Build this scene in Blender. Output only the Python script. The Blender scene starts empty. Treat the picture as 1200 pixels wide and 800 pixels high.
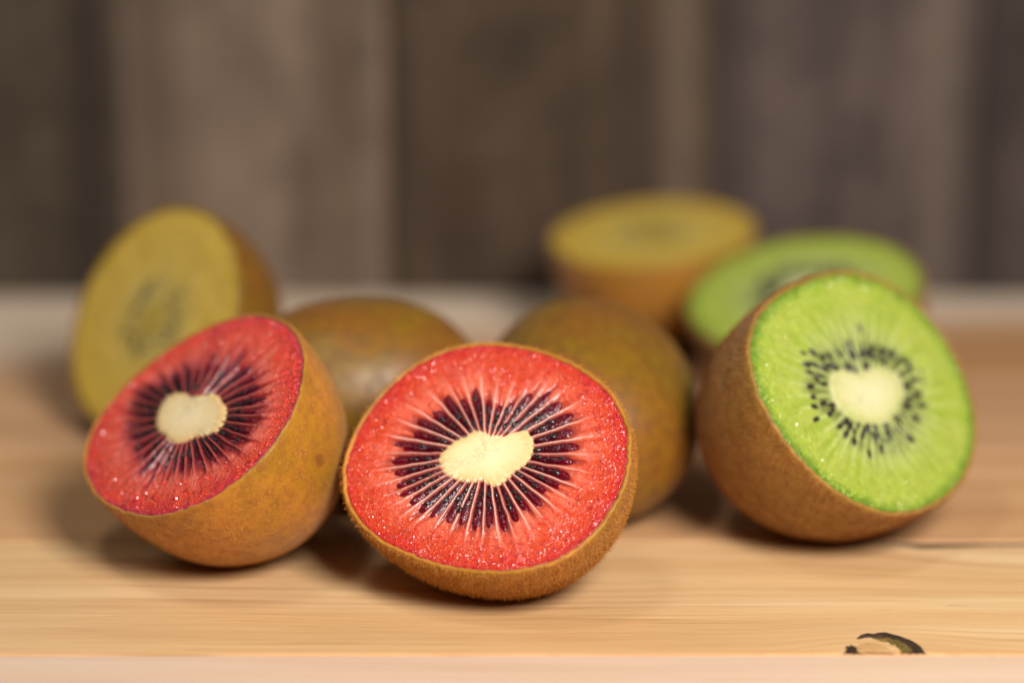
import bpy, math, random
import numpy as np
from mathutils import Vector

# ------------------------------------------------------------------ camera, world, lights, exposure
S = 0.01                                     # shapes are written in centimetres
scene = bpy.context.scene
COL = scene.collection
PITCH = math.radians(15.64)
CAM = (0.0, -43.2, 16.9)
FPX = 3000.0                                 # focal length in pixels of a 1200 px wide frame
cam_d = bpy.data.cameras.new('camera')
cam = bpy.data.objects.new('camera', cam_d)
COL.objects.link(cam)
cam.location = [c * S for c in CAM]
cam.rotation_euler = (math.pi / 2 - PITCH, 0, 0)
cam_d.sensor_width = 36
cam_d.lens = 36 * FPX / 1200
cam_d.clip_start = 0.01
cam_d.clip_end = 50
cam_d.dof.use_dof = True
cam_d.dof.focus_distance = 0.452
cam_d.dof.aperture_fstop = 4.3
cam_d.dof.aperture_blades = 9
scene.camera = cam

world = bpy.data.worlds.new('World')
scene.world = world
world.use_nodes = True
world.node_tree.nodes['Background'].inputs[0].default_value = (0.80, 0.88, 1.0, 1)
world.node_tree.nodes['Background'].inputs[1].default_value = 0.03


def area(name, loc, target, size, power, col, size_y=None):
    d = bpy.data.lights.new(name, 'AREA')
    d.energy = power
    d.color = col
    d.size = size * S
    if size_y:
        d.shape = 'RECTANGLE'
        d.size_y = size_y * S
    o = bpy.data.objects.new(name, d)
    COL.objects.link(o)
    o.location = [c * S for c in loc]
    v = Vector(target) - Vector(loc)
    o.rotation_euler = v.to_track_quat('-Z', 'Y').to_euler()
    return o


area('key_softbox', (18, -35, 35), (0, 3, 2), 18, 4.2, (1.0, 0.97, 0.93))
area('overhead_softbox', (-13, -8, 55), (0, 2, 1), 10, 0.55, (1.0, 0.98, 0.95))
area('window_light', (-31, 17, 27), (-3, 4, 2), 14, 0.12, (0.84, 0.92, 1.0))

vs = scene.view_settings
vs.view_transform = 'Standard'
vs.look = 'None'
vs.exposure = 0.0
vs.gamma = 1.0
scene.render.engine = 'CYCLES'
scene.cycles.max_bounces = 8
scene.cycles.use_denoising = True

# ------------------------------------------------------------------ helpers
rng = np.random.default_rng(7)


def srgb(r, g, b):
    f = lambda c: (c / 255 / 12.92) if c / 255 <= 0.04045 else ((c / 255 + 0.055) / 1.055) ** 2.4
    return np.array([f(r), f(g), f(b)])


def smooth(e0, e1, x):
    t = np.clip((x - e0) / (e1 - e0), 0, 1)
    return t * t * (3 - 2 * t)


_lat = np.random.default_rng(3).random((256, 256))


def vnoise(x, y, seed=0):
    x = np.asarray(x, float) + seed * 17.31
    y = np.asarray(y, float) + seed * 9.73
    xi = np.floor(x).astype(int)
    yi = np.floor(y).astype(int)
    fx, fy = x - xi, y - yi
    fx = fx * fx * (3 - 2 * fx)
    fy = fy * fy * (3 - 2 * fy)
    L = lambda i, j: _lat[i % 256, j % 256]
    return (L(xi, yi) * (1 - fx) * (1 - fy) + L(xi + 1, yi) * fx * (1 - fy)
            + L(xi, yi + 1) * (1 - fx) * fy + L(xi + 1, yi + 1) * fx * fy)


def mesh_np(name, verts, faces, mat, cols=None, smooth_sh=True, grain=None):
    """verts in cm, faces: list/array of quads (n,4) and/or tris given as list of arrays"""
    me = bpy.data.meshes.new(name)
    groups = faces if isinstance(faces, list) else [faces]
    groups = [np.asarray(g, np.int32) for g in groups if len(g)]
    me.vertices.add(len(verts))
    me.vertices.foreach_set('co', (np.asarray(verts, np.float64) * S).astype(np.float32).ravel())
    loops = np.concatenate([g.ravel() for g in groups])
    tot = np.concatenate([np.full(len(g), g.shape[1], np.int32) for g in groups])
    start = np.concatenate([[0], np.cumsum(tot)[:-1]]).astype(np.int32)
    me.loops.add(len(loops))
    me.loops.foreach_set('vertex_index', loops)
    me.polygons.add(len(tot))
    me.polygons.foreach_set('loop_start', start)
    me.polygons.foreach_set('loop_total', tot)
    me.polygons.foreach_set('use_smooth', np.full(len(tot), smooth_sh, bool))
    if cols is not None:
        at = me.attributes.new('pigment', 'FLOAT_COLOR', 'POINT')
        c = np.ones((len(verts), 4), np.float32)
        c[:, :3] = cols
        at.data.foreach_set('color', c.ravel())
    if grain is not None:
        at = me.attributes.new('grain', 'FLOAT', 'POINT')
        at.data.foreach_set('value', np.asarray(grain, np.float32))
    me.update()
    me.validate()
    if mat:
        me.materials.append(mat)
    return me


def obj(name, me, parent=None, loc=None):
    o = bpy.data.objects.new(name, me)
    COL.objects.link(o)
    if parent:
        o.parent = parent
    if loc is not None:
        o.location = [c * S for c in loc]
    return o


def thing(name, label, cat, group=None):
    o = bpy.data.objects.new(name, None)
    o.empty_display_size = 0.01
    COL.objects.link(o)
    o['label'] = label
    o['category'] = cat
    if group:
        o['group'] = group
    return o


def grid_faces(nr, nc, wrap=True, off=0):
    r = np.arange(nr - 1)[:, None]
    c = np.arange(nc if wrap else nc - 1)[None, :]
    c2 = (c + 1) % nc
    return np.stack([r * nc + c, r * nc + c2, (r + 1) * nc + c2, (r + 1) * nc + c], -1).reshape(-1, 4) + off


# ------------------------------------------------------------------ node helpers
class NT:
    def __init__(self, name):
        self.m = bpy.data.materials.new(name)
        self.m.use_nodes = True
        self.t = self.m.node_tree
        self.t.nodes.clear()
        self.out = self.t.nodes.new('ShaderNodeOutputMaterial')
        self.p = self.t.nodes.new('ShaderNodeBsdfPrincipled')
        self.t.links.new(self.p.outputs[0], self.out.inputs[0])

    def n(self, typ, **kw):
        nd = self.t.nodes.new(typ)
        for k, v in kw.items():
            setattr(nd, k, v)
        return nd

    def put(self, sock, v):
        if v is None:
            return
        if hasattr(v, 'is_output') or isinstance(v, bpy.types.NodeSocket):
            self.t.links.new(v, sock)
        else:
            if hasattr(sock.default_value, '__len__') and hasattr(v, '__len__') and len(sock.default_value) == 4 and len(v) == 3:
                v = (*v, 1)
            sock.default_value = v

    def math(self, op, a, b=None, c=None, clamp=False):
        nd = self.n('ShaderNodeMath', operation=op, use_clamp=clamp)
        for i, v in enumerate((a, b, c)):
            if v is not None:
                self.put(nd.inputs[i], v)
        return nd.outputs[0]

    def coord(self, which='Object'):
        return self.n('ShaderNodeTexCoord').outputs[which]

    def mapping(self, vec, scale=(1, 1, 1), loc=(0, 0, 0), rot=(0, 0, 0)):
        nd = self.n('ShaderNodeMapping')
        self.put(nd.inputs['Vector'], vec)
        nd.inputs['Scale'].default_value = scale
        nd.inputs['Location'].default_value = loc
        nd.inputs['Rotation'].default_value = rot
        return nd.outputs[0]

    def noise(self, vec, scale=1.0, detail=4, rough=0.55, dist=0.0):
        nd = self.n('ShaderNodeTexNoise')
        self.put(nd.inputs['Vector'], vec)
        nd.inputs['Scale'].default_value = scale
        nd.inputs['Detail'].default_value = detail
        nd.inputs['Roughness'].default_value = rough
        nd.inputs['Distortion'].default_value = dist
        return nd.outputs[0]

    def voronoi(self, vec, scale, feature='F1', out='Distance', rnd=1.0):
        nd = self.n('ShaderNodeTexVoronoi', feature=feature)
        self.put(nd.inputs['Vector'], vec)
        nd.inputs['Scale'].default_value = scale
        nd.inputs['Randomness'].default_value = rnd
        return nd.outputs[out]

    def ramp(self, fac, stops, interp='LINEAR'):
        nd = self.n('ShaderNodeValToRGB')
        nd.color_ramp.interpolation = interp
        els = nd.color_ramp.elements
        while len(els) < len(stops):
            els.new(0.5)
        for e, (pos, c) in zip(els, stops):
            e.position = pos
            if not hasattr(c, '__len__'):
                c = (c, c, c)
            e.color = (*[float(k) for k in c], 1)
        self.put(nd.inputs[0], fac)
        return nd.outputs[0]

    def mix(self, fac, a, b, blend='MIX'):
        nd = self.n('ShaderNodeMix', data_type='RGBA', blend_type=blend)
        self.put(nd.inputs[0], fac)
        self.put(nd.inputs[6], a)
        self.put(nd.inputs[7], b)
        return nd.outputs[2]

    def bump(self, h, strength=0.5, dist=0.0002, prev=None):
        nd = self.n('ShaderNodeBump')
        nd.inputs['Strength'].default_value = strength
        nd.inputs['Distance'].default_value = dist
        self.put(nd.inputs['Height'], h)
        if prev is not None:
            self.put(nd.inputs['Normal'], prev)
        return nd.outputs[0]

    def set(self, **kw):
        names = dict(color='Base Color', rough='Roughness', normal='Normal', sss='Subsurface Weight', coat='Coat Weight',
                     coat_rough='Coat Roughness', spec='Specular IOR Level', radius='Subsurface Radius', sscale='Subsurface Scale',
                     sheen='Sheen Weight', sheen_rough='Sheen Roughness', sheen_tint='Sheen Tint', coat_normal='Coat Normal')
        for k, v in kw.items():
            self.put(self.p.inputs[names[k]], v)
        return self.m

    def pigment(self):
        return self.n('ShaderNodeAttribute', attribute_name='pigment').outputs['Color']


# ------------------------------------------------------------------ fruit materials
def flesh_material(name, grain, grain_amt, radius, sss=0.35, rough=0.28, spec=0.5, mott=0.3):
    k = NT(name)
    co = k.coord()
    att = k.n('ShaderNodeAttribute', attribute_name='pigment')
    pg = att.outputs['Color']
    gr = k.n('ShaderNodeAttribute', attribute_name='grain').outputs['Fac']
    v = k.voronoi(co, grain)
    v2 = k.voronoi(co, grain * 1.9)
    ns = k.noise(co, grain * 0.22, 3, 0.6)
    dome = k.math('SUBTRACT', 1.0, v)
    n1 = k.noise(co, 700, 4, 0.6)
    c = k.mix(mott, pg, k.ramp(n1, [(0.3, 0.62), (0.7, 1.3)]), 'MULTIPLY')
    c = k.mix(k.math('MULTIPLY', gr, 0.4), c, k.ramp(v, [(0.15, 1.1), (0.62, 0.72)]), 'MULTIPLY')
    h = k.math('ADD', k.math('MULTIPLY', dome, k.math('MULTIPLY_ADD', gr, 0.85, 0.15)), k.math('MULTIPLY', k.math('SUBTRACT', 1.0, v2), 0.22))
    h = k.math('ADD', h, k.math('MULTIPLY', ns, 0.5))
    b = k.bump(h, grain_amt, 0.00030)
    rv = k.ramp(k.noise(co, 260, 2), [(0.35, rough * 0.7), (0.65, rough * 1.35)])
    return k.set(color=c, rough=rv, normal=b, sss=sss, radius=radius, sscale=0.0012, spec=spec)


def skin_material(name, base, olive, dark, speck, rough=0.5, fine=1.0, sheen=0.15):
    k = NT(name)
    co = k.coord()
    n1 = k.noise(co, 55, 5, 0.6, 0.6)
    n2 = k.noise(co, 420, 5, 0.65)
    n3 = k.noise(co, 1600, 3, 0.6)
    c = k.mix(k.ramp(n1, [(0.40, 0), (0.62, 1)]), base, olive)
    c = k.mix(k.ramp(n2, [(0.42, 0), (0.70, 0.75)]), c, dark)
    spots = k.ramp(k.voronoi(co, 900), [(0.12, 1), (0.34, 0)])
    gate = k.ramp(n2, [(0.45, 0.0), (0.62, 0.85)])
    c = k.mix(k.math('MULTIPLY', k.math('MULTIPLY', spots, gate), fine), c, speck)
    scar = k.ramp(k.noise(co, 130, 2, 0.5), [(0.70, 0), (0.76, 0.7)])
    c = k.mix(scar, c, [d * 0.55 for d in dark])
    h = k.math('ADD', k.math('MULTIPLY', n2, 0.6), k.math('MULTIPLY', n3, 0.5))
    b = k.bump(h, 0.5, 0.0004)
    rv = k.ramp(n2, [(0.3, rough * 0.8), (0.7, min(1, rough * 1.3))])
    return k.set(color=c, rough=rv, normal=b, sheen=sheen, sheen_rough=0.4, spec=0.4)


RED_FLESH = flesh_material('red_flesh', 2700, 0.5, (1.0, 0.25, 0.15), 0.22, rough=0.12, spec=0.5)
GREEN_FLESH = flesh_material('green_flesh', 1300, 0.40, (0.8, 1.0, 0.25), 0.22, rough=0.3)
GOLD_FLESH = flesh_material('gold_flesh', 1300, 0.35, (1.0, 0.7, 0.2), 0.30, rough=0.4)


def core_material():
    k = NT('kiwi_core')
    co = k.coord()
    c = k.mix(0.3, k.pigment(), k.ramp(k.noise(co, 900, 4, 0.65), [(0.3, 0.8), (0.7, 1.12)]), 'MULTIPLY')
    b = k.bump(k.noise(co, 3200, 3, 0.6), 0.22, 0.00018)
    return k.set(color=c, rough=0.5, normal=b, sss=0.3, radius=(1, 0.8, 0.4), sscale=0.0015, spec=0.3)


CORE = core_material()


def pulp_material():
    k = NT('seed_pocket_pulp')
    co = k.coord()
    v = k.voronoi(co, 2600)
    c = k.mix(0.5, k.pigment(), k.ramp(v, [(0.1, 1.4), (0.6, 0.5)]), 'MULTIPLY')
    b = k.bump(v, 0.45, -0.0002)
    return k.set(color=c, rough=0.12, normal=b, spec=0.4)


PULP = pulp_material()
k = NT('kiwi_seed')
SEED = k.set(color=k.ramp(k.noise(k.coord('Generated'), 6, 3), [(0.3, (0.006, 0.005, 0.006)), (0.7, (0.03, 0.018, 0.018))]), rough=0.16, spec=0.5)
k = NT('kiwi_seed_green')
SEED_G = k.set(color=k.ramp(k.noise(k.coord('Generated'), 6, 3), [(0.3, (0.010, 0.009, 0.010)), (0.7, (0.045, 0.032, 0.026))]), rough=0.3, spec=0.5)

SKIN_RED = skin_material('red_kiwi_skin', srgb(190, 124, 38), srgb(160, 112, 16), srgb(140, 82, 24), srgb(208, 152, 78), fine=0.55)
SKIN_GREEN = skin_material('green_kiwi_skin', srgb(164, 118, 46), srgb(142, 108, 34), srgb(120, 78, 26), srgb(196, 142, 70), 0.6)
SKIN_GOLD = skin_material('gold_kiwi_skin', srgb(176, 120, 40), srgb(140, 98, 20), srgb(120, 76, 28), srgb(205, 160, 95))
SKIN_DARK = skin_material('brown_kiwi_skin', srgb(134, 86, 26), srgb(130, 96, 20), srgb(96, 60, 20), srgb(148, 100, 46), 0.38, 0.5, sheen=0.03)


def fuzz_material(name, c1, c2):
    k = NT(name)
    c = k.mix(k.noise(k.coord(), 900, 2), c1, c2)
    return k.set(color=c, rough=0.55, spec=0.3)


FUZZ_GOLD = fuzz_material('golden_fuzz', srgb(214, 150, 66), srgb(176, 108, 34))
FUZZ_RUST = fuzz_material('rusty_fuzz', srgb(186, 118, 52), srgb(136, 80, 28))

# ------------------------------------------------------------------ projecting face marks
ROT = np.array([[1, 0, 0], [0, -math.sin(PITCH), -math.cos(PITCH)], [0, math.cos(PITCH), -math.sin(PITCH)]])


def frame(az, el, roll):
    n = np.array([math.sin(az) * math.cos(el), -math.cos(az) * math.cos(el), math.sin(el)])
    x = np.cross([0, 0, 1.0], n)
    x /= np.linalg.norm(x)
    y = np.cross(n, x)
    c, s = math.cos(roll), math.sin(roll)
    return np.stack([c * x + s * y, -s * x + c * y, n], 1)


def to_plane(px, o, R):
    """photo measurements (1200 px frame) laid onto a cut face: gives the shape of outline, core and seeds in cm"""
    px = np.array(px, float)
    d = np.stack([(px[:, 0] - 600) / FPX, (px[:, 1] - 400) / FPX, np.ones(len(px))], 1) @ ROT
    c = np.array(CAM)
    t = ((o - c) @ R[:, 2]) / (d @ R[:, 2])
    return ((c + d * t[:, None] - o) @ R)[:, :2]


TH = np.linspace(0, 2 * math.pi, 361)[:-1]
PROF = 2.3


class Fruit:
    def __init__(s, x, y, az, el, roll, a, b, L, face=None, order=4, whole=False):
        r = math.radians
        s.a, s.b, s.L, s.whole = a, b, L, whole
        s.R = frame(r(az), r(el), r(roll))
        s.coef = np.zeros(2 * order + 1)
        s.order = order
        s.xy = (x, y)
        s.settle()
        if face is not None:
            for _ in range(3):
                q = to_plane(face, s.o, s.R)
                th = np.arctan2(q[:, 1] / b, q[:, 0] / a)
                rr = np.hypot(q[:, 1] / b, q[:, 0] / a) - 1
                A = s.basis(th)
                lam = np.diag([0.6] + [0.10 * (1 + i // 2) for i in range(2 * order)])
                s.coef = np.linalg.solve(A.T @ A + lam, A.T @ rr)
                s.settle()

    def basis(s, th):
        cols = [np.ones_like(th)]
        for i in range(1, s.order + 1):
            cols += [np.cos(i * th), np.sin(i * th)]
        return np.stack(cols, 1)

    def out(s, th):
        return 1 + s.basis(th) @ s.coef

    def ring(s, th, t, shrink=0.0):
        """cross-section at depth t (0 cut face .. 1 tip), in local cm; shrink pulls it in by that many cm"""
        k = (1 - abs(t) ** PROF) ** 0.5
        f = 1 + (s.out(th) - 1) * (1 - abs(t))
        sh = 1 - shrink / s.a
        x = s.a * np.cos(th) * f * k * sh
        y = s.b * np.sin(th) * f * k * sh
        return x, y

    def settle(s):
        zs = []
        for t in np.linspace(-1 if s.whole else 0, 1, 60):
            x, y = s.ring(TH, t)
            zs.append((np.stack([x, y, np.full_like(x, -t * s.L)], 1) @ s.R.T)[:, 2].min())
        s.o = np.array([s.xy[0], s.xy[1], -min(zs) + 0.01])

    def seat(s, root):
        from mathutils import Matrix
        M = Matrix([list(map(float, row)) for row in s.R]).to_4x4()
        root.matrix_world = Matrix.Translation(Vector([float(c) * S for c in s.o])) @ M


def skin_mesh(F, mat, nth=220, nt=110, seed=0):
    th = np.linspace(0, 2 * math.pi, nth, endpoint=False)
    rows, tt = [], []
    if F.whole:
        for u in np.linspace(-1, 1, nt):
            t = math.sin(u * math.pi / 2)
            x, y = F.ring(th, t)
            rows.append(np.stack([x, y, np.full_like(x, -t * F.L)], 1))
    else:
        jag = (vnoise(th * 30, 0 * th, seed) - 0.5) * 0.035 + (vnoise(th * 7, 0 * th, seed + 3) - .5) * 0.03
        lip = [(0.100, -0.10), (0.090, -0.010), (0.055, 0.012), (0.030, 0.014), (0.010, 0.0), (0.0, -0.03)]
        for sh, z in lip:
            x, y = F.ring(th, 0, sh)
            w = 1 if z > -0.05 else 0
            x, y = x * (1 - w * jag * 0.3), y * (1 - w * jag * 0.3)
            rows.append(np.stack([x, y, z + jag * 0.6 * w], 1))
        for u in np.linspace(0.03, 1, nt):
            t = math.sin(u * math.pi / 2)
            x, y = F.ring(th, t)
            rows.append(np.stack([x, y, np.full_like(x, -t * F.L)], 1))
    V = np.array(rows)
    # gentle unevenness of the skin
    ax = np.arange(len(V))[:, None] / 9.0
    dn = (vnoise(ax + 0 * th, th[None] * 2.2 + 40, seed) - 0.5) * 0.03
    seam = smooth(0, 0.5, np.minimum(th, 2 * math.pi - th))[None]
    env = np.ones((len(V), 1))
    if not F.whole:
        env[:8] = 0
        env[8:20] = np.linspace(0, 1, 12)[:, None]
    nrm = V.copy()
    nrm /= np.maximum(np.linalg.norm(nrm, axis=2, keepdims=True), 1e-6)
    V = V + nrm * (dn * seam * env)[..., None]
    return mesh_np('skin', V.reshape(-1, 3), grid_faces(len(V), nth), mat), V


def fuzz_mesh(F, V, mat, count, length, seed, lo=4):
    """thousands of short tapered hairs standing on the skin, one mesh"""
    g = np.random.default_rng(seed)
    nr, nc, _ = V.shape
    P00 = V[lo:-1]
    A = V[lo + 1:] - P00
    B = np.roll(P00, -1, 1) - P00
    N = np.cross(A, B)
    ar = np.linalg.norm(N, axis=2)
    pr = (ar / ar.sum()).ravel()
    idx = g.choice(len(pr), count, p=pr)
    i, j = np.divmod(idx, nc)
    u, v = g.random((2, count, 1))
    p = P00[i, j] + A[i, j] * u + B[i, j] * v
    n = N[i, j] / np.maximum(ar[i, j][:, None], 1e-9)
    flip = np.sign((n * (p + [0, 0, F.L * 0.4])).sum(1, keepdims=True))
    n = n * flip
    down = A[i, j] / np.maximum(np.linalg.norm(A[i, j], axis=1, keepdims=True), 1e-9)
    d = n * 0.75 + down * g.uniform(-0.2, 0.9, (count, 1)) + g.normal(0, 0.45, (count, 3))
    d /= np.linalg.norm(d, axis=1, keepdims=True)
    ln = length * g.uniform(0.35, 1.25, (count, 1))
    side = np.cross(d, g.normal(0, 1, (count, 3)))
    side /= np.linalg.norm(side, axis=1, keepdims=True)
    s2 = np.cross(d, side)
    w = 0.005
    bend = side * ln * g.uniform(-0.3, 0.3, (count, 1)) + down * ln * 0.2
    verts = np.stack([p + side * w, p - side * 0.5 * w + s2 * 0.86 * w, p - side * 0.5 * w - s2 * 0.86 * w,
                      p + d * ln * 0.6 + side * w * 0.6, p + d * ln * 0.6 - side * w * 0.3 + s2 * w * 0.5, p + d * ln * 0.6 - side * w * 0.3 - s2 * w * 0.5,
                      p + d * ln + bend], 1)
    k = np.arange(count)[:, None] * 7
    q = np.concatenate([np.stack([k[:, 0] + a, k[:, 0] + b, k[:, 0] + b + 3, k[:, 0] + a + 3], 1) for a, b in ((0, 1), (1, 2), (2, 0))])
    t = np.concatenate([np.stack([k[:, 0] + a, k[:, 0] + b, k[:, 0] + 6], 1) for a, b in ((3, 4), (4, 5), (5, 3))])
    return mesh_np('fuzz', verts.reshape(-1, 3), [q, t], mat)


def periodic(th, thp, val):
    o = np.argsort(thp)
    tp, v = thp[o], val[o]
    return np.interp(th, np.concatenate([tp[-3:] - 2 * math.pi, tp, tp[:3] + 2 * math.pi]), np.concatenate([v[-3:], v, v[:3]]))


def blur_per(v, n):
    k = np.hanning(n + 2)[1:-1]
    k /= k.sum()
    w = np.concatenate([v[-n:], v, v[:n]])
    return np.convolve(w, k, 'same')[n:-n]


class Face:
    """polar description of a cut face about the middle of its core"""
    def __init__(s, F, core_px=None, tips_px=None, core_scale=1.0, core_r=0.3, tip_r=0.62, n=30, seed=0, notch=0.0):
        s.F = F
        g = np.random.default_rng(seed + 50)
        D = np.linspace(-math.pi, math.pi, 1441)[:-1]
        s.D = D
        if core_px is not None:
            q = to_plane(core_px, F.o, F.R)
            s.c = (q.max(0) + q.min(0)) / 2
            qc = q - s.c
            th = np.arctan2(qc[:, 1], qc[:, 0])
            s.rc = blur_per(periodic(D, th, np.hypot(*qc.T)), 15) * core_scale
        else:
            s.c = np.array([0.0, 0.0])
            base = core_r * np.sqrt((F.a * np.cos(D)) ** 2 + (F.b * np.sin(D)) ** 2)
            s.rc = base * (1 - notch * np.exp(-((D - math.pi / 2) / 0.35) ** 2))
        x, y = F.ring(TH, 0, 0.08)
        th = np.arctan2(y - s.c[1], x - s.c[0])
        s.ro = periodic(D, th, np.hypot(x - s.c[0], y - s.c[1]))
        if tips_px is not None:
            q = to_plane(tips_px, F.o, F.R) - s.c
            s.ta = np.arctan2(q[:, 1], q[:, 0])
            s.tr = np.hypot(*q.T)
            o = np.argsort(s.ta)
            s.ta, s.tr = s.ta[o], s.tr[o]
        else:
            s.ta = -math.pi + (np.arange(n) + 0.5 + g.uniform(-0.2, 0.2, n)) * 2 * math.pi / n
            s.tr = tip_r * np.interp(s.ta, D, s.ro) * g.uniform(0.92, 1.06, n)
        s.rt = blur_per(periodic(D, s.ta, s.tr), 61)
        s.rays = (s.ta + np.roll(s.ta, -1)) / 2
        s.rays[-1] = (s.ta[-1] + s.ta[0] + 2 * math.pi) / 2
        s.gap = np.diff(np.concatenate([s.ta, [s.ta[0] + 2 * math.pi]]))

    def at(s, arr, th):
        return periodic(np.mod(th + math.pi, 2 * math.pi) - math.pi, s.D, arr)


def flesh_mesh(F, fc, pal, mat, nr=150, nth=640, seed=0):
    g = np.random.default_rng(seed)
    th = np.linspace(-math.pi, math.pi, nth, endpoint=False)
    ro, rc, rt = fc.at(fc.ro, th), fc.at(fc.rc, th), fc.at(fc.rt, th)
    rr = np.linspace(0.02, 1, nr)[:, None]
    r = rr * ro[None]
    X, Y = fc.c[0] + r * np.cos(th), fc.c[1] + r * np.sin(th)
    # distance to the nearest pale ray line, in cm
    dth = (th[:, None] - fc.rays[None] + math.pi) % (2 * math.pi) - math.pi
    near = np.abs(dth).argmin(1)
    dn = dth[np.arange(nth), near]
    wob = (vnoise(r * 5, 0 * r + near[None] * 3.7, seed) - 0.5) * 0.022
    dist = np.abs(dn[None] * r + wob * smooth(0.3, 1.4, r))
    rl = g.uniform(0.80, 1.0, len(fc.rays))[near][None]
    ra = g.uniform(0.40, 0.95, len(fc.rays))[near][None]
    reach = rt + (ro - rt) * 0.62 * rl
    ray = np.exp(-(dist / pal['ray_w']) ** 2) * ra * (1 - smooth(rt * 0.95, reach, r)) * smooth(rc * 0.85, rc * 1.1, r)
    wide = np.exp(-(dist / (pal['ray_w'] * 2.6)) ** 2) * (1 - smooth(rt * 0.95, reach * 1.05, r))
    u = (r - rt) / np.maximum(ro - rt, 1e-3)
    n1 = vnoise(X * 2.2, Y * 2.2, seed)
    n2 = vnoise(X * 9, Y * 9, seed + 1)
    n3 = vnoise(X * 26, Y * 26, seed + 2)
    streak = vnoise(th[None] * 26 + 0 * r, r * 1.2, seed + 5)
    mixc = lambda c, d, f: c * (1 - f[..., None]) + np.asarray(d) * f[..., None]
    c = np.zeros(r.shape + (3,)) + pal['mid']
    c = mixc(c, pal['inner'], 1 - smooth(-0.15, 0.28, u + (n2 - 0.5) * 0.25))
    c = mixc(c, pal['outer'], smooth(0.52, 0.95, u + (n1 - 0.5) * 0.5 + (n3 - 0.5) * 0.5) * pal.get('outer_f', 0.8))
    c = mixc(c, pal['rim'], smooth(pal.get('rim_s', 0.86), 1.0, u + (n2 - 0.5) * 0.12) * pal.get('rim_f', 0.8))
    c = mixc(c, pal['spot'], smooth(0.70, 0.84, n3 + 0.15 * (n2 - .5) + pal.get('spot_b', 0.0)) * smooth(0.0, 0.3, u) * 0.7)
    c = mixc(c, pal['streak'], (smooth(0.35, 0.75, streak) * smooth(-0.3, 0.1, u) * (1 - smooth(0.3, 0.85, u))) * pal.get('streak_f', 0.35))
    sp = np.clip((r - rc) / np.maximum(rt - rc, 1e-3), 0, 1.4)
    inz = (1 - smooth(pal.get('bed_r', 0.55), pal.get('bed_r', 0.55) + 0.48, sp + (streak - 0.5) * 0.45)) * smooth(rc * 0.9, rc * 1.05, r)
    halo = (1 - smooth(0.85, 1.45, sp + (streak - 0.5) * 0.5)) * smooth(rc * 0.9, rc * 1.05, r)
    c = mixc(c, pal.get('halo', pal['inner']), halo * 0.55)
    c = mixc(c, pal['bed'], inz * pal.get('bed_f', 0.6) * (0.6 + 0.4 * n3))
    c = mixc(c, pal['wide'], np.clip(wide * 0.6, 0, 1) * pal.get('wide_f', 1.0))
    c = mixc(c, pal['ray'], np.clip(ray, 0, 1))
    c = mixc(c, pal['core'], 1 - smooth(rc * 0.96, rc * 1.06, r))
    z = 0.02 * (1 - rr ** 2) + ray * pal['ray_h'] - inz * pal['sink'] * (1 - wide)
    z = z + (n3 - 0.5) * 0.010 + (n2 - 0.5) * 0.014 + (n1 - 0.5) * 0.03
    z = z * smooth(0, 0.05, 1 - rr) - 0.006
    fc.z, fc.nr, fc.nth = z, nr, nth
    top = np.stack([X, Y, z], -1)
    # solid body below the cut
    rows, cl = [], []
    ring0 = top[-1]
    tk = np.sin(np.linspace(0.02, 0.999, 26) * math.pi / 2)
    for t in tk:
        kk = (1 - t ** PROF) ** 0.5 * 0.985
        rows.append(np.stack([ring0[:, 0] * kk, ring0[:, 1] * kk, np.full(nth, -t * F.L * 0.965)], 1))
        cl.append(np.zeros((nth, 3)) + pal['rim'])
    V = np.concatenate([top, np.array(rows)])
    C = np.concatenate([c, np.array(cl)])
    nv = len(V) * nth
    verts = np.concatenate([V.reshape(-1, 3), [[fc.c[0], fc.c[1], 0.014]], [[0, 0, -F.L * 0.966]]])
    cols = np.concatenate([C.reshape(-1, 3), [pal['core']], [pal['rim']]])
    j = np.arange(nth)
    capa = np.stack([np.full(nth, nv), j, (j + 1) % nth], 1)
    l0 = (len(V) - 1) * nth
    capb = np.stack([np.full(nth, nv + 1), l0 + (j + 1) % nth, l0 + j], 1)
    gf = grid_faces(len(V), nth)[:, ::-1]
    gz = smooth(-0.05, 0.75, u + (n2 - 0.5) * 0.3) * (1 - np.clip(ray, 0, 1))
    gz = np.concatenate([gz.ravel(), np.zeros(len(verts) - gz.size)])
    return mesh_np('flesh', verts, [gf[:, ::-1][:, [0, 3, 2, 1]], capa, capb], mat, np.clip(cols, 0, 1), grain=gz)


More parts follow.
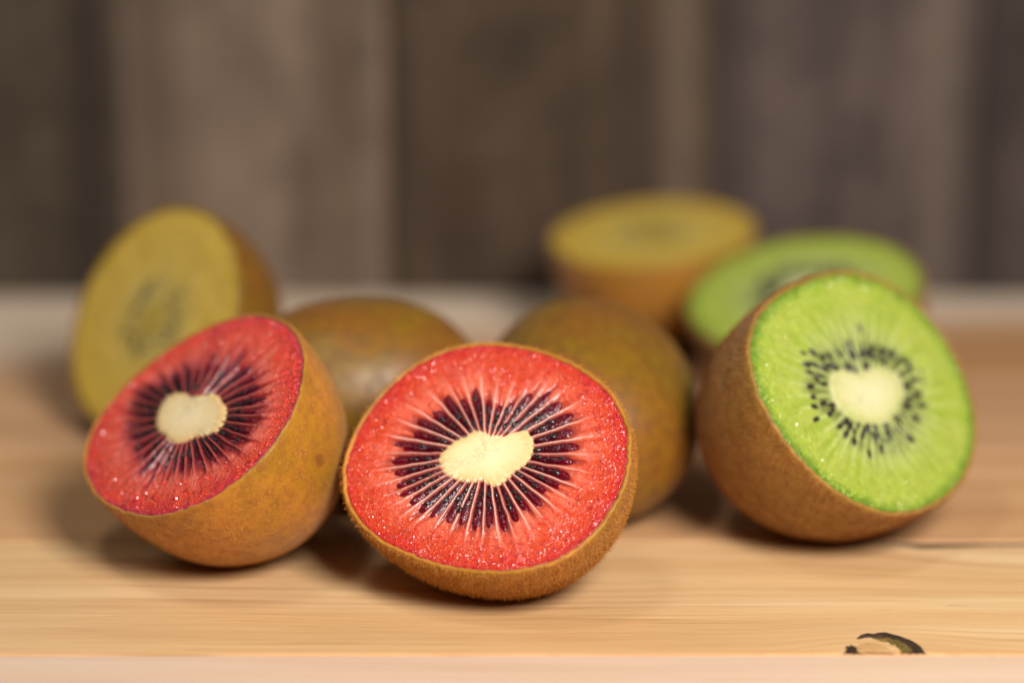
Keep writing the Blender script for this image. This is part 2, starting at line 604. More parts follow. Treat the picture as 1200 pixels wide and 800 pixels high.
def core_mesh(fc, pal, seed=0, nth=360, nr=26, lift=0.045):
    th = np.linspace(-math.pi, math.pi, nth, endpoint=False)
    rc = fc.at(fc.rc, th)
    jag = 1 + (vnoise(th * 34, 0 * th, seed) - 0.5) * 0.06 + (vnoise(th * 90, 0 * th, seed + 1) - 0.5) * 0.05
    rr = np.linspace(0.02, 1, nr)[:, None]
    r = rr * (rc * (1 + (jag - 1) * rr ** 3)) * 1.02
    X, Y = fc.c[0] + r * np.cos(th), fc.c[1] + r * np.sin(th)
    z = 0.024 - (0.022 + lift * 0.4) * rr ** 20 + (vnoise(X * 14, Y * 14, seed) - 0.5) * 0.002
    fib = vnoise(th[None] * 60 + 0 * r, r * 3, seed + 4)
    e = smooth(0.66, 1.0, rr + (fib - 0.5) * 0.3)[..., None]
    mid = smooth(0.1, 0.7, rr)[..., None]
    c = np.asarray(pal['core2']) * (1 - mid) + np.asarray(pal['core']) * mid
    c = c * (1 - e * 0.75) + np.asarray(pal['core_edge']) * e * 0.75
    V = np.concatenate([np.stack([X, Y, z], -1).reshape(-1, 3), [[fc.c[0], fc.c[1], lift - 0.02]]])
    C = np.concatenate([(c + 0 * X[..., None]).reshape(-1, 3), [pal['core2']]])
    j = np.arange(nth)
    return mesh_np('core', V, [grid_faces(nr, nth)[:, ::-1], np.stack([np.full(nth, nr * nth), j, (j + 1) % nth], 1)], CORE, C)


def pocket_mesh(fc, i, pal, g):
    """one dark seed pocket: a low grainy pad from the core out to its rounded tip"""
    ns, nq = 22, 9
    a0 = fc.ta[i]
    r0 = float(fc.at(fc.rc, np.array([a0]))[0]) * 0.985
    r1 = fc.tr[i] * (1.05 - g.random() * pal.get('jit', 0.11))
    gl, gr = fc.gap[i - 1] / 2, fc.gap[i] / 2
    s_ = np.linspace(0, 1, ns)[:, None]
    q = np.linspace(-1, 1, nq)[None]
    r = r0 + (r1 - r0) * s_
    edge = np.clip((1 - s_) / 0.2, 0, 1) ** 0.5 * (0.78 + 0.22 * smooth(0, 0.3, s_)) * (1 - pal.get('taper', 0.22) * smooth(0.15, 1, s_))
    edge = edge * (1 + 0.10 * (vnoise(s_ * 7, i * 3.1 + 0 * s_, i) - 0.5))
    margin = pal['ray_w'] * 0.6
    wl = np.maximum(gl * r - margin, 0.012) * edge
    wr = np.maximum(gr * r - margin, 0.012) * edge
    off = np.where(q < 0, q * wl, q * wr)
    bend = (s_ * (1 - s_)) * g.normal(0, 0.03)
    ang = a0 + (off + bend) / r
    X, Y = fc.c[0] + r * np.cos(ang), fc.c[1] + r * np.sin(ang)
    endf = np.clip(np.minimum(s_ / 0.08, (1 - s_) / 0.08), 0, 1)
    z = -0.05 + (1 - q ** 2) ** 0.7 * (0.050 + 0.018 * vnoise(s_ * 6, i * 7.7 + 0 * s_, 2)) * endf ** 0.5 + (vnoise(X * 22, Y * 22, 5) - 0.5) * 0.022 * endf * (1 - q ** 2)
    tip = smooth(0.45, 1.0, s_ + (vnoise(X * 20, Y * 20, 8) - 0.5) * 0.3)
    c = np.asarray(pal['pocket']) * (1 - tip[..., None]) + np.asarray(pal['pocket_tip']) * tip[..., None]
    ed = np.abs(q) ** 3 * 0.4 + 0 * s_
    c = c * (1 - ed[..., None]) + np.asarray(pal['pocket_tip']) * ed[..., None]
    return mesh_np('seed_pocket', np.stack([X, Y, z], -1).reshape(-1, 3), grid_faces(ns, nq, False)[:, ::-1], PULP, c.reshape(-1, 3))


def seed_base(mat, name):
    nu, nv = 12, 9
    rows = []
    for t in np.linspace(0.03, math.pi - 0.03, nv):
        th = np.linspace(0, 2 * math.pi, nu, endpoint=False)
        k = math.sin(t) * (0.85 + 0.25 * math.cos(t))
        rows.append(np.stack([np.full(nu, math.cos(t)), k * np.cos(th) * 0.56, k * np.sin(th) * 0.42], 1))
    return mesh_np(name, np.array(rows).reshape(-1, 3), grid_faces(nv, nu), mat)


def bead_mesh(fc, pal, mat, count, size, seed, lo=0.15):
    """tiny wet pulp grains on the outer flesh, tilted every way so that some of them glint"""
    g = np.random.default_rng(seed + 77)
    th = g.uniform(-math.pi, math.pi, count * 4)
    u = g.random(count * 4) ** 0.6
    keep = g.random(count * 4) < smooth(lo - 0.2, 0.75, u) * (0.35 + 0.65 * smooth(0.4, 0.62, vnoise(np.cos(th) * 3 + 5, np.sin(th) * 3 + u * 3, seed)))
    th, u = th[keep][:count], u[keep][:count]
    n = len(th)
    ro, rt = fc.at(fc.ro, th), fc.at(fc.rt, th)
    r = rt + (ro * 0.985 - rt) * u
    zi = fc.z[np.clip(((r / ro - 0.02) / 0.98 * (fc.nr - 1)).round().astype(int), 0, fc.nr - 1), ((th + math.pi) / (2 * math.pi) * fc.nth).astype(int) % fc.nth]
    p = np.stack([fc.c[0] + r * np.cos(th), fc.c[1] + r * np.sin(th), zi + g.uniform(-.003, .004, n)], 1)
    d = np.stack([g.normal(0, 0.19, n), g.normal(0, 0.19, n), np.ones(n)], 1)
    d /= np.linalg.norm(d, axis=1, keepdims=True)
    e1 = np.cross(d, g.normal(0, 1, (n, 3)))
    e1 /= np.linalg.norm(e1, axis=1, keepdims=True)
    e2 = np.cross(d, e1)
    R0 = size * g.lognormal(0, 0.35, n)
    a = np.arange(6) * math.pi / 3
    ring = lambda k, h: (p[:, None] + d[:, None] * (h * R0)[:, None, None] + (e1[:, None] * np.cos(a)[None, :, None] + e2[:, None] * np.sin(a)[None, :, None]) * (k * R0)[:, None, None])
    V = np.concatenate([ring(1.0, -0.35), ring(0.86, 0.25), ring(0.5, 0.42)], 1).reshape(-1, 3)
    b = np.arange(n)[:, None, None] * 18
    j = np.arange(6)
    q0 = np.stack([j, (j + 1) % 6, (j + 1) % 6 + 6, j + 6], 1)
    q = (b + np.concatenate([q0, q0 + 6])[None]).reshape(-1, 4)
    top = (np.arange(n)[:, None] * 18 + np.arange(12, 18)[None])
    f = g.random((n, 1))
    c = np.asarray(pal['mid']) * f + np.asarray(pal['outer']) * (1 - f)
    return mesh_np('pulp_grain', V, [q, top], mat, np.repeat(c * g.uniform(0.92, 1.15, (n, 1)), 18, 0), smooth_sh=False)


k = NT('wet_pulp_grain')
BEAD = k.set(color=k.pigment(), rough=k.ramp(k.noise(k.coord(), 400, 2), [(0.3, 0.06), (0.7, 0.16)]), spec=1.0)


SEED_ME = {'r': seed_base(SEED, 'seed'), 'g': seed_base(SEED_G, 'seed')}


def add_seed(parent, kind, x, y, z, ang, size, g):
    o = bpy.data.objects.new('seed', SEED_ME[kind])
    COL.objects.link(o)
    o.parent = parent
    o.location = (x * S, y * S, z * S)
    o.rotation_euler = (g.uniform(-0.3, 0.3), g.uniform(-0.25, 0.25), ang)
    o.scale = (size, size * g.uniform(0.85, 1.15), size)
    return o


# ------------------------------------------------------------------ table and wall
def wood_material(name, light, dark, line, off, band=None, band_side=None, knot=None, ring=95.0, contrast=1.0, band_f=1.0):
    k = NT(name)
    co = k.n('ShaderNodeNewGeometry').outputs['Position']
    sep = k.n('ShaderNodeSeparateXYZ')
    k.put(sep.inputs[0], co)
    x, y = sep.outputs[0], sep.outputs[1]
    warp = k.noise(k.mapping(co, (5, 22, 22), (off, off * 2, 0)), 1.0, 2, 0.5)
    yy = k.math('ADD', y, k.math('MULTIPLY', k.math('SUBTRACT', warp, 0.5), 0.012))
    for (kx, ky, sx, sy, amp) in (knot or []):
        dx = k.math('DIVIDE', k.math('SUBTRACT', x, kx * S), sx * S)
        dy = k.math('DIVIDE', k.math('SUBTRACT', y, ky * S), sy * S)
        e = k.math('ADD', k.math('MULTIPLY', dx, dx), k.math('MULTIPLY', dy, dy))
        e = k.math('POWER', 2.718, k.math('MULTIPLY', e, -1.0))
        yy = k.math('ADD', yy, k.math('MULTIPLY', e, amp * S))
    comb = k.n('ShaderNodeCombineXYZ')
    k.put(comb.inputs[0], x)
    k.put(comb.inputs[1], yy)
    cv = comb.outputs[0]
    broad = k.noise(k.mapping(cv, (3, ring, 1), (off * 3, off, off)), 1.0, 4, 0.6)
    lines = k.noise(k.mapping(cv, (5, ring * 5, 1), (off, off * 5, off)), 1.0, 4, 0.65)
    fib = k.noise(k.mapping(cv, (55, 1300, 1), (off, off, 0)), 1.0, 4, 0.7)
    c = k.mix(k.ramp(broad, [(0.34, 0), (0.66, contrast)]), light, dark)
    patch = k.ramp(k.noise(k.mapping(cv, (9, 55, 1), (off, off * 4, 0)), 1.0, 3, 0.6), [(0.36, 0.15), (0.62, 1.0)])
    c = k.mix(k.math('MULTIPLY', patch, k.ramp(lines, [(0.48, 0), (0.66, 0.85 * contrast)])), c, line)
    c = k.mix(k.ramp(k.noise(k.mapping(cv, (4.5, ring * 0.6, 1), (off * 2, off, 0)), 1.0, 5, 0.65), [(0.44, 0), (0.68, 0.7)]), c, line)
    if band is not None:  # second colour faded in across a slanted band of the plank
        a, bx, w = band_side
        t = k.math('SUBTRACT', y, k.math('MULTIPLY', x, bx))
        t = k.math('DIVIDE', k.math('SUBTRACT', t, a * S), w * S)
        t = k.math('ADD', t, k.math('MULTIPLY', k.math('SUBTRACT', warp, 0.5), 1.5), clamp=True)
        t = k.math('MULTIPLY', t, band_f)
        c = k.mix(t, c, band)
    c = k.mix(k.ramp(fib, [(0.35, 0.5), (0.7, 0)]), c, dark)
    hair = k.ramp(k.noise(k.mapping(cv, (16, 760, 1), (off * 4, off, 0)), 1.0, 3, 0.6), [(0.58, 0), (0.68, 0.6 * contrast)])
    c = k.mix(k.math('MULTIPLY', hair, patch), c, [d * 0.8 for d in line])
    flecks = k.ramp(k.noise(k.mapping(cv, (70, 900, 1), (off * 7, 0, 0)), 1.0, 2, 0.5), [(0.70, 0), (0.80, 0.55)])
    c = k.mix(flecks, c, [d * 0.55 for d in line])
    h = k.math('ADD', k.math('MULTIPLY', lines, 0.5), fib)
    b = k.bump(h, 0.35, 0.0003)
    rv = k.ramp(lines, [(0.3, 0.42), (0.7, 0.58)])
    return k.set(color=c, rough=rv, normal=b, spec=0.4)


def plank_mesh(name, x0, x1, y0, y1, ztop, thick, mat, seed, bevel=0.05, nx=120):
    """a sawn board: rounded long edges, a top that is never quite flat"""
    xs = np.linspace(x0, x1, nx)
    prof = [(0, -thick), (0, -bevel), (bevel * 0.3, -bevel * 0.3), (bevel, 0)]
    w = y1 - y0
    inner = [(bevel + (w - 2 * bevel) * f, 0) for f in np.linspace(0.08, 0.92, 8)]
    prof = prof + inner + [(w - bevel, 0), (w - bevel * 0.3, -bevel * 0.3), (w, -bevel), (w, -thick)]
    P = np.array(prof)
    V = np.zeros((nx, len(P), 3))
    V[..., 0] = xs[:, None]
    V[..., 1] = y0 + P[None, :, 0] + (vnoise(xs / 3.0, 0 * xs, seed)[:, None] - 0.5) * 0.02 * np.where(P[:, 0] < bevel * 2, 1, np.where(P[:, 0] > w - bevel * 2, -1, 0))[None]
    V[..., 2] = ztop + P[None, :, 1] + np.where(P[:, 1] > -bevel * 2, 1, 0)[None] * (vnoise(V[..., 0] / 4.0, V[..., 1] / 2.0, seed) - 0.9) * 0.012
    n = len(P)
    caps = [np.arange(n)[None, ::-1], (np.arange(n) + (nx - 1) * n)[None]]
    gf = grid_faces(nx, n, True)
    return mesh_np(name, V.reshape(-1, 3), [gf, *caps], mat, smooth_sh=False)


table = thing('table', 'pale pine table top of long planks the kiwi fruit lie on', 'table')
tan, honey, pale = srgb(226, 186, 138), srgb(208, 160, 104), srgb(242, 222, 198)
KN = (6.3, -2.5)
planks = [
    (-19.3, -13.75, tan, honey, srgb(190, 138, 88), {}),
    (-13.7, -8.2, tan, honey, srgb(190, 138, 88), {}),
    (-8.17, -2.615, srgb(224, 196, 172), srgb(216, 182, 152), srgb(204, 162, 126), dict(contrast=0.8)),
    (-2.585, 2.965, srgb(234, 202, 156), srgb(220, 178, 126), srgb(188, 138, 86),
     dict(contrast=1.2, band=srgb(206, 136, 78), band_side=(-2.30, 0.0, -0.26), band_f=0.45, knot=[(KN[0], KN[1], 1.5, 1.0, -0.8), (9.8, 3.4, 2.4, 2.4, 1.3)])),
    (2.995, 8.545, srgb(222, 178, 134), srgb(206, 158, 110), srgb(182, 130, 86), {}),
    (8.575, 14.09, srgb(216, 172, 130), srgb(198, 152, 110), srgb(178, 130, 90), {}),
    (14.12, 19.6, srgb(202, 154, 106), srgb(186, 136, 90), srgb(166, 118, 76), dict(band=srgb(240, 218, 192), band_side=(15.6, 0.20, 3.6))),  # turns paler toward the back, most of all at the left
    (19.63, 21.7, pale, srgb(214, 190, 164), srgb(196, 168, 140), {}),
]
plank_objs = []
for i, (y0, y1, l, d, ln, kw) in enumerate(planks):
    m = wood_material('pine_plank_wood', l, d, ln, 1.7 + i * 2.37, **kw)
    plank_objs.append(obj('plank', plank_mesh('plank', -34, 34, y0, y1, 0, 2.4, m, i), table))

# knot at the front edge of the honey plank, cut through by the joint
k = NT('knot_bark')
BARK = k.set(color=k.ramp(k.noise(k.coord(), 900, 4), [(0.35, srgb(28, 18, 12)), (0.7, srgb(78, 50, 28))]), rough=0.7, normal=k.bump(k.noise(k.coord(), 2500, 3), 0.6, 0.0004))
k = NT('knot_wood')
KNOTW = k.set(color=k.ramp(k.noise(k.mapping(k.coord(), (400, 1500, 400)), 1.0, 4), [(0.3, srgb(176, 124, 70)), (0.7, srgb(226, 184, 126))]), rough=0.55, normal=k.bump(k.noise(k.coord(), 2000, 3), 0.4, 0.0003))
k = NT('knot_resin')
RESIN = k.set(color=k.ramp(k.noise(k.coord(), 1500, 4), [(0.3, srgb(58, 44, 26)), (0.75, srgb(150, 122, 62))]), rough=0.35)


def half_pad(name, cx, cy, rx, ry, a0, a1, inner, h, mat, parent, seed, n=44, m=7, jag=0.12):
    th = np.radians(np.linspace(a0, a1, n))[:, None]
    f = np.linspace(inner, 1, m)[None]
    taper = np.linspace(1, 0, n)[:, None] ** 0.5 if inner > 0 else 1.0
    f = 1 - (1 - f) * (taper if inner > 0 else 1)
    j = 1 + (vnoise(th * 5, 0 * th + seed, seed) - 0.5) * jag * 2
    X = cx + rx * f * np.cos(th) * j
    Y = cy + ry * f * np.sin(th) * j
    e = (f - inner) / (1 - inner + 1e-6) if inner > 0 else f
    prof = 1 - (np.abs(np.linspace(-1, 1, m)) ** 3)[None] if inner > 0 else 1 - f ** 4
    Z = -0.012 + prof * h + (vnoise(X * 12, Y * 12, seed) - 0.5) * 0.012 + 0 * th
    return obj(name, mesh_np(name, np.stack([X, Y, Z], -1).reshape(-1, 3), grid_faces(n, m, False), mat), parent)


pl = plank_objs[3]
half_pad('knot', 6.16, -2.58, 0.36, 0.56, 0, 180, 0.0, 0.030, KNOTW, pl, 1)
half_pad('bark_ring', 6.46, -2.58, 0.60, 0.98, 0, 140, 0.50, 0.040, BARK, pl, 2)
half_pad('resin', 6.44, -2.57, 0.46, 0.74, 0, 115, 0.35, 0.032, RESIN, pl, 3)
half_pad('bark_ring', 5.82, -2.58, 0.14, 0.42, 0, 180, 0.0, 0.028, BARK, pl, 5, jag=0.2)
# bark edge left on the back of the same plank
xs = np.linspace(7.0, 12.5, 120)
q = np.linspace(-1, 1, 5)[None]
wd = (0.05 + 0.16 * vnoise(xs * 1.5, 0 * xs, 4) * smooth(12.5, 9.0, xs) * smooth(7.0, 7.8, xs))[:, None]
Yb = 2.93 - wd + q * wd - 0.06 * (xs[:, None] - 9) * 0
Zb = -0.02 + (1 - q ** 2) * 0.03 + 0 * Yb
obj('bark_edge', mesh_np('bark_edge', np.stack([xs[:, None] + 0 * Yb, Yb, Zb], -1).reshape(-1, 3), grid_faces(120, 5, False)[:, ::-1], BARK), pl)


def board_material(name, light, dark, line, off, stains=()):
    k = NT(name)
    co = k.n('ShaderNodeNewGeometry').outputs['Position']
    broad = k.noise(k.mapping(co, (75, 1, 9), (off, off, off)), 1.0, 4, 0.6, 0.5)
    lines = k.noise(k.mapping(co, (420, 1, 10), (off * 2, 0, off)), 1.0, 4, 0.6)
    blot = k.noise(k.mapping(co, (34, 1, 16), (off * 3, 0, off)), 1.0, 3, 0.5)
    c = k.mix(k.ramp(broad, [(0.36, 0), (0.66, 1)]), light, dark)
    c = k.mix(k.ramp(lines, [(0.5, 0), (0.72, 0.7)]), c, line)
    c = k.mix(k.ramp(k.noise(co, 95, 4, 0.7), [(0.48, 0), (0.66, 0.55)]), c, [v * 0.7 for v in line])
    c = k.mix(k.ramp(blot, [(0.48, 0), (0.68, 0.75)]), c, line)
    sep = k.n('ShaderNodeSeparateXYZ')
    k.put(sep.inputs[0], co)
    for (sx, sz, wx, wz, col, amt) in stains:
        dx = k.math('DIVIDE', k.math('SUBTRACT', sep.outputs[0], sx * S), wx * S)
        dz = k.math('DIVIDE', k.math('SUBTRACT', sep.outputs[2], sz * S), wz * S)
        e = k.math('POWER', 2.718, k.math('MULTIPLY', k.math('ADD', k.math('MULTIPLY', dx, dx), k.math('MULTIPLY', dz, dz)), -1.0))
        c = k.mix(k.math('MULTIPLY', e, amt), c, col)
    b = k.bump(lines, 0.6, 0.001)
    return k.set(color=c, rough=0.75, normal=b, spec=0.3)


wall = thing('wall', 'weathered grey brown wall of upright wooden boards behind the table', 'wall')
WX = 67.5 / FPX                                    # cm per px at the wall
bx = [-1010, -640, -446, -142, 230, 535, 860, 1150]
tones = [
    ((90, 76, 62), (69, 57, 45), (50, 39, 32), ()),
    ((90, 76, 62), (66, 55, 43), (47, 38, 28), [(-10.9, 5, 0.7, 12, srgb(42, 32, 24), 0.85), (-13.2, 4.5, 0.8, 2.5, srgb(47, 37, 28), 0.6)]),
    ((132, 112, 94), (106, 89, 75), (82, 67, 55), [(-7.3, 3, 1.0, 2.2, srgb(139, 118, 101), 0.6), (-4.6, 5, 0.5, 12, srgb(90, 71, 54), 0.6)]),
    ((90, 71, 54), (74, 57, 43), (55, 42, 32), [(-2.9, 5, 0.35, 14, srgb(47, 36, 26), 0.7), (0.1, 6.5, 0.9, 1.0, srgb(42, 32, 23), 0.7), (-1.4, 2.6, 0.6, 0.9, srgb(100, 61, 37), 0.2), (4.3, 5, 0.5, 14, srgb(106, 89, 75), 0.8)]),
    ((98, 83, 76), (79, 66, 60), (58, 48, 43), [(5.5, 5, 0.5, 14, srgb(55, 44, 40), 0.75), (8.2, 1.5, 0.4, 2.4, srgb(52, 42, 38), 0.6), (11.0, 4, 0.5, 14, srgb(112, 97, 85), 0.6)]),
    ((82, 69, 63), (65, 55, 48), (47, 39, 35), [(12.3, 5, 0.6, 14, srgb(47, 39, 35), 0.7)]),
    ((90, 76, 67), (69, 58, 50), (50, 40, 35), ()),
]
for i, (l, d, ln, st) in enumerate(tones):
    x0, x1 = bx[i] * WX + 0.015, bx[i + 1] * WX - 0.015
    m = board_material('weathered_board_wood', srgb(*l), srgb(*d), srgb(*ln), 3.1 + i * 4.7, st)
    me = plank_mesh('board', -2, 34, x0, x1, 0, 1.6, m, 30 + i, 0.06, 60)
    co = np.zeros(len(me.vertices) * 3, np.float32)
    me.vertices.foreach_get('co', co)
    co = co.reshape(-1, 3)
    depth = [0, .02, -0.04, -0.02, 0.03, 0, -0.05][i] * S
    # stand the plank up: its length runs up z, its top faces the camera (-y)
    new = np.stack([co[:, 1], 21.75 * S - co[:, 2] + depth, co[:, 0]], 1)
    me.vertices.foreach_set('co', new.ravel())
    me.flip_normals()
    me.update()
    obj('board', me, wall)

# ------------------------------------------------------------------ kiwi fruit
RED = dict(mid=srgb(210, 68, 32), inner=srgb(206, 84, 52), outer=srgb(202, 44, 36), rim=srgb(186, 34, 44), spot=srgb(160, 22, 34), streak=srgb(234, 128, 98),
           bed_r=0.72, bed=srgb(98, 10, 32), wide=srgb(222, 104, 84), ray=srgb(246, 190, 172), core=srgb(234, 208, 154), core2=srgb(240, 218, 170), core_edge=srgb(222, 176, 110),
           pocket=srgb(60, 3, 15), pocket_tip=srgb(112, 8, 28), taper=0.10, jit=0.07, halo=srgb(208, 90, 60), ray_w=0.017, ray_h=0.016, sink=0.05, bed_f=0.92, wide_f=0.25)
RED2 = dict(RED, mid=srgb(226, 78, 50), inner=srgb(210, 78, 58), outer=srgb(214, 58, 56), rim=srgb(196, 48, 84), bed=srgb(84, 10, 32), pocket=srgb(34, 2, 16), pocket_tip=srgb(104, 14, 38), wide_f=0.25,
            ray=srgb(196, 104, 98), ray_w=0.013, halo=srgb(146, 26, 42), taper=0.72, jit=0.24)
GREEN = dict(mid=srgb(168, 179, 74), inner=srgb(174, 183, 92), outer=srgb(152, 172, 54), rim_s=0.76, rim=srgb(84, 124, 30), halo=srgb(150, 160, 84), spot=srgb(188, 202, 110), streak=srgb(142, 162, 50), streak_f=0.75,
             bed=srgb(62, 66, 38), wide=srgb(150, 164, 80), ray=srgb(190, 198, 124), core=srgb(204, 199, 144), core2=srgb(210, 204, 160), core_edge=srgb(168, 176, 84),
             ray_w=0.03, ray_h=0.010, sink=0.03, bed_f=0.8, outer_f=0.8, rim_f=0.9, wide_f=0.5, spot_b=-0.05)
GOLD = dict(mid=srgb(206, 172, 72), inner=srgb(198, 164, 74), outer=srgb(210, 174, 64), rim=srgb(176, 146, 30), spot=srgb(206, 176, 80), streak=srgb(160, 128, 40), bed=srgb(92, 80, 42),
            wide=srgb(196, 170, 80), ray=srgb(206, 184, 100), core=srgb(168, 144, 62), core2=srgb(176, 150, 64), core_edge=srgb(150, 130, 54), ray_w=0.03, ray_h=0.01, sink=0.03, bed_f=0.8, spot_b=-0.1)


def half(name, label, group, F, fc, pal, flesh_mat, skin_mat, seed, kind, fuzz=None, hi=True, beads=None, extra_seeds=0, seeds=None, nseeds=40, seed_size=0.075):
    g = np.random.default_rng(seed + 9)
    root = thing(name, label, 'kiwi fruit', group)
    F.seat(root)
    me, V = skin_mesh(F, skin_mat, 300 if hi else 140, 120 if hi else 60, seed)
    sk = obj('skin', me, root)
    if fuzz:
        fz = obj('fuzz', fuzz_mesh(F, V, fuzz[0], fuzz[1], fuzz[2], seed), sk)
        fz['kind'] = 'stuff'
    fl = obj('flesh', flesh_mesh(F, fc, pal, flesh_mat, 170 if hi else 80, 840 if hi else 420, seed), root)
    obj('core', core_mesh(fc, pal, seed), fl)
    if beads:
        bd = obj('pulp_grain', bead_mesh(fc, pal, BEAD, beads[0], beads[1], seed), fl)
        bd['kind'] = 'stuff'
    if kind == 'r':
        for i in range(len(fc.ta)):
            obj('seed_pocket', pocket_mesh(fc, i, pal, g), fl)
            r0 = float(fc.at(fc.rc, fc.ta[i:i + 1])[0])
            for f in ([g.uniform(0.15, 0.4), g.uniform(0.45, 0.75)] if g.random() < 0.62 else [g.uniform(0.15, 0.55)]):
                r = r0 + (fc.tr[i] - r0) * f
                a = fc.ta[i] + g.normal(0, 0.12) * fc.gap[i]
                add_seed(fl, 'r', fc.c[0] + r * math.cos(a), fc.c[1] + r * math.sin(a), g.uniform(0.000, 0.022), a + math.pi + g.normal(0, 0.25), seed_size * g.uniform(0.75, 1.15), g)
    else:
        if seeds is None:
            pts = []
            for i in range(nseeds):
                a = -math.pi + (i + g.uniform(0.2, 0.8)) * 2 * math.pi / nseeds
                r0 = float(fc.at(fc.rc, np.array([a]))[0])
                r1 = float(fc.at(fc.rt, np.array([a]))[0])
                r = r0 + (r1 - r0) * g.uniform(0.15, 0.65)
                pts.append((fc.c[0] + r * math.cos(a), fc.c[1] + r * math.sin(a)))
            seeds = np.array(pts)
            seeds = seeds
        extra = []
        for i in range(extra_seeds):
            a = g.uniform(-math.pi, math.pi)
            r0, r1 = float(fc.at(fc.rc, np.array([a]))[0]), float(fc.at(fc.rt, np.array([a]))[0])
            r = r0 + (r1 - r0) * g.uniform(0.06, 0.38)
            q = np.array([fc.c[0] + r * math.cos(a), fc.c[1] + r * math.sin(a)])
            if np.hypot(*(np.concatenate([np.array(seeds)] + [[e] for e in extra]) - q).T).min() > 0.11:
                extra.append(q)
        for x, y in list(seeds) + extra:
            a = math.atan2(y - fc.c[1], x - fc.c[0])
            add_seed(fl, 'g', x, y, g.uniform(-0.015, 0.012), a + math.pi + g.normal(0, 0.15), seed_size * g.uniform(0.8, 1.15), g)
    return root


# measured outlines of the cut faces, cores, pocket tips and seeds
F1 = Fruit(-0.44, 0.25, -16.3, 47.2, -11.1, 2.64, 2.37, 2.71,
           face=[(398, 575), (404, 530), (420, 500), (440, 468), (465, 440), (492, 420), (520, 409), (560, 402), (600, 403), (640, 410), (690, 435), (712, 452), (728, 475), (739, 505), (740, 525), (725, 590), (690, 635), (640, 662), (570, 674), (500, 660), (430, 620)])
c1 = Face(F1, [(515, 536), (522, 527), (545, 512), (555, 505), (575, 512), (590, 512), (615, 504), (624, 515), (620, 537), (602, 552), (582, 569), (565, 562), (540, 562), (522, 554)],
          [(461, 540), (462, 521), (480, 506), (486, 490), (504, 481), (525, 462), (540, 467), (556, 452), (572, 467), (586, 474), (600, 472), (622, 459), (644, 460), (657, 470), (670, 487), (674, 504), (679, 524), (675, 540), (669, 560), (657, 570), (640, 577), (634, 592), (620, 601), (592, 622), (575, 620), (557, 622), (540, 612), (525, 610), (505, 607), (489, 600), (482, 587), (469, 580), (466, 569), (459, 555), (606, 612)], seed=1)
half('red_kiwi_half', 'red fleshed kiwi half in front of all the others, cut face toward the viewer', 'cut red kiwi halves', F1, c1, RED, RED_FLESH, SKIN_RED, 1, 'r', (FUZZ_GOLD, 36000, 0.095), beads=(2000, 0.0155))

F2 = Fruit(-5.82, 1.73, -55.4, 50.4, 6.6, 2.71, 2.41, 3.16,
           face=[(97, 535), (104, 505), (130, 470), (165, 432), (200, 405), (250, 380), (300, 367), (330, 372), (345, 385), (356, 410), (358, 440), (348, 475), (330, 510), (270, 570), (230, 596), (190, 606), (150, 602), (120, 590), (102, 565)])
c2 = Face(F2, [(189, 476), (195, 465), (207, 460), (224, 467), (237, 465), (248, 462), (259, 471), (264, 489), (255, 504), (229, 511), (200, 516), (194, 508)],
          [(152, 484), (150, 471), (159, 458), (170, 450), (183, 443), (202, 434), (220, 427), (233, 424), (246, 423), (260, 421), (275, 421), (297, 427), (304, 438), (307, 449), (310, 467), (309, 480), (307, 491), (299, 508), (288, 519), (272, 532), (261, 538), (251, 543), (233, 550), (222, 552), (211, 554), (200, 556), (189, 557), (176, 557), (163, 557), (158, 543), (152, 530), (148, 515), (149, 500)], seed=2)
half('red_kiwi_half', 'red fleshed kiwi half leaning left, smooth golden skin showing on its right side', 'cut red kiwi halves', F2, c2, RED2, RED_FLESH, SKIN_RED, 2, 'r', (FUZZ_GOLD, 20000, 0.035), beads=(1500, 0.019))

F3 = Fruit(6.66, 2.91, 45.3, 38.1, -3.8, 2.88, 2.59, 3.50,
           face=[(876, 420), (877, 395), (885, 375), (902, 350), (930, 332), (957, 321), (985, 318), (1020, 322), (1050, 335), (1085, 366), (1110, 400), (1132, 442), (1145, 490), (1143, 525), (1130, 560), (1105, 588), (1060, 603), (1025, 599), (990, 585), (958, 560), (930, 530), (905, 497), (890, 470)])
c3 = Face(F3, [(964, 440), (971, 431), (984, 430), (1003, 436), (1019, 427), (1038, 427), (1058, 436), (1065, 453), (1060, 475), (1049, 492), (1027, 503), (1001, 497), (984, 488), (968, 471)],
          tip_r=0.56, n=42, seed=3, core_scale=0.85)
GS = [(320, 258), (345, 255), (330, 290), (350, 290), (358, 328), (340, 350), (345, 378), (350, 403), (355, 438), (390, 425), (420, 457), (458, 470), (460, 498), (515, 495), (530, 515), (550, 480), (575, 440), (600, 405), (625, 435), (610, 492), (645, 335), (630, 370), (610, 300), (585, 275), (560, 265), (530, 255), (505, 250), (480, 245), (455, 262), (435, 245), (415, 260), (392, 268), (472, 192), (635, 310), (592, 425), (580, 465), (500, 528), (435, 480), (375, 395), (340, 312), (640, 400), (570, 285), (372, 270), (448, 240), (520, 272), (546, 255), (600, 285), (622, 330), (536, 490), (480, 480)]
s3 = to_plane([(800 + x / 2.286, 300 + y / 2.286) for x, y in GS], F3.o, F3.R)
half('green_kiwi_half', 'green kiwi half with fuzzy brown skin in front, cut face turned to the right', 'cut green kiwi halves', F3, c3, GREEN, GREEN_FLESH, SKIN_GREEN, 3, 'g', (FUZZ_RUST, 34000, 0.065), seeds=s3, seed_size=0.125, beads=(900, 0.018), extra_seeds=60)

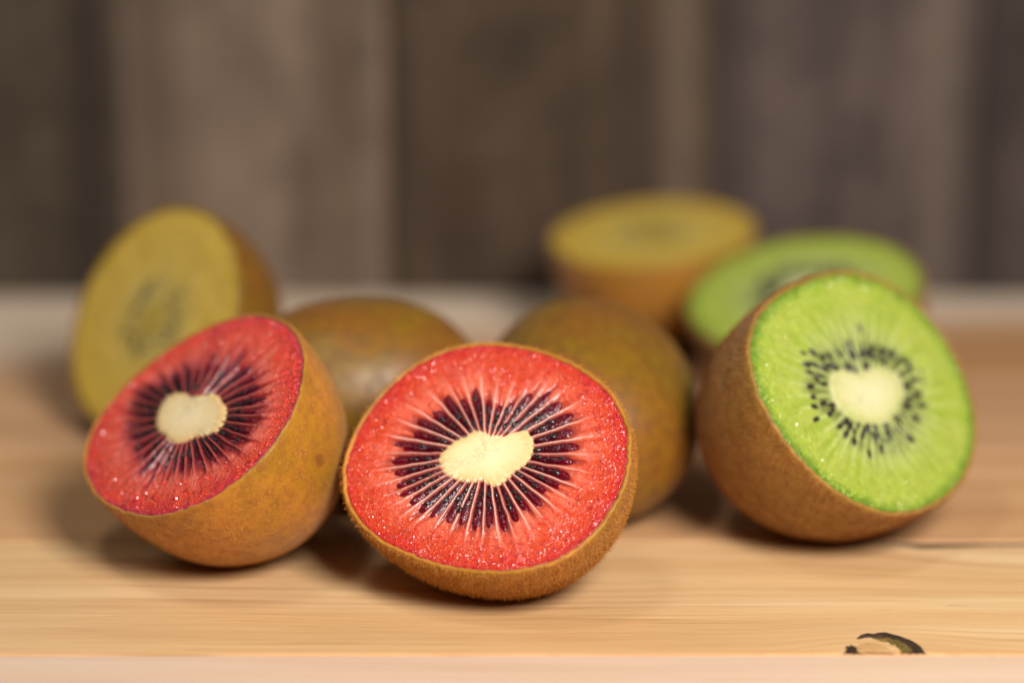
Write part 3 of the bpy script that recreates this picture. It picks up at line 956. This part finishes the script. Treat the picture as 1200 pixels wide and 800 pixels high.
F4 = Fruit(-7.62, 9.27, -45.5, 28.5, -3.3, 2.60, 2.56, 2.81)
half('gold_kiwi_half', 'yellow fleshed kiwi half tilted upright behind the left red half', 'cut gold kiwi halves', F4, Face(F4, core_r=0.15, tip_r=0.46, n=36, seed=4), GOLD, GOLD_FLESH, SKIN_DARK, 4, 'g', hi=False, nseeds=50, seed_size=0.09, extra_seeds=20)  # dark skin on this gold half: shade of its right side put into the colour
F5 = Fruit(3.40, 16.95, -38.9, 82.8, -0.5, 2.49, 2.52, 2.78)
half('gold_kiwi_half', 'yellow fleshed kiwi half standing with its cut face up, farthest back by the wall', 'cut gold kiwi halves', F5, Face(F5, core_r=0.2, tip_r=0.5, n=36, seed=5), GOLD, GOLD_FLESH, SKIN_GOLD, 5, 'g', hi=False, nseeds=46, seed_size=0.08)
F6 = Fruit(6.60, 12.45, -39.0, 67.2, 8.3, 2.82, 2.41, 2.51,
           face=[(804, 356), (810, 336), (826, 319), (852, 303), (890, 288), (930, 278), (975, 277), (1018, 280), (1056, 292), (1075, 307), (1082, 325), (819, 389)])
half('green_kiwi_half', 'green kiwi half with its cut face tipped up, partly hidden behind the front green half', 'cut green kiwi halves', F6, Face(F6, core_r=0.20, tip_r=0.6, n=40, seed=6), GREEN, GREEN_FLESH, SKIN_GREEN, 6, 'g', hi=False, nseeds=46, seed_size=0.15, extra_seeds=30)


def whole(label, F, seed):
    root = thing('whole_kiwi', label, 'kiwi fruit', 'whole uncut kiwi fruit')
    F.seat(root)
    me, V = skin_mesh(F, SKIN_DARK, 180, 100, seed)
    sk = obj('skin', me, root)
    fz = obj('fuzz', fuzz_mesh(F, V, FUZZ_GOLD, 7000, 0.02, seed, 1), sk)
    fz['kind'] = 'stuff'
    # dried calyx at the tip
    n, m = 28, 6
    th = np.linspace(0, 2 * math.pi, n, endpoint=False)
    rr = np.linspace(0.02, 0.34, m)[:, None]
    rr = rr * (1 + 0.15 * np.sin(th * 5)[None])
    zt = -F.L * (1 - (rr / F.a) ** 2) ** (1 / PROF) - 0.03 * (1 - (rr / 0.4) ** 2) - 0.012 * np.cos(th * 7)[None]
    V2 = np.stack([rr * np.cos(th), rr * np.sin(th), zt], -1).reshape(-1, 3)
    obj('stem_end', mesh_np('stem_end', V2, grid_faces(m, n), BARK), root)


whole('dark brown uncut whole kiwi lying behind the gap between the two red halves', Fruit(-3.14, 6.07, 98.9, 1.8, -0.3, 2.03, 1.96, 2.64, whole=True), 7)
whole('olive brown whole kiwi between the front red half and the green half', Fruit(1.54, 5.14, -0.1, -10.1, -19.3, 2.18, 1.90, 2.83, whole=True), 8)
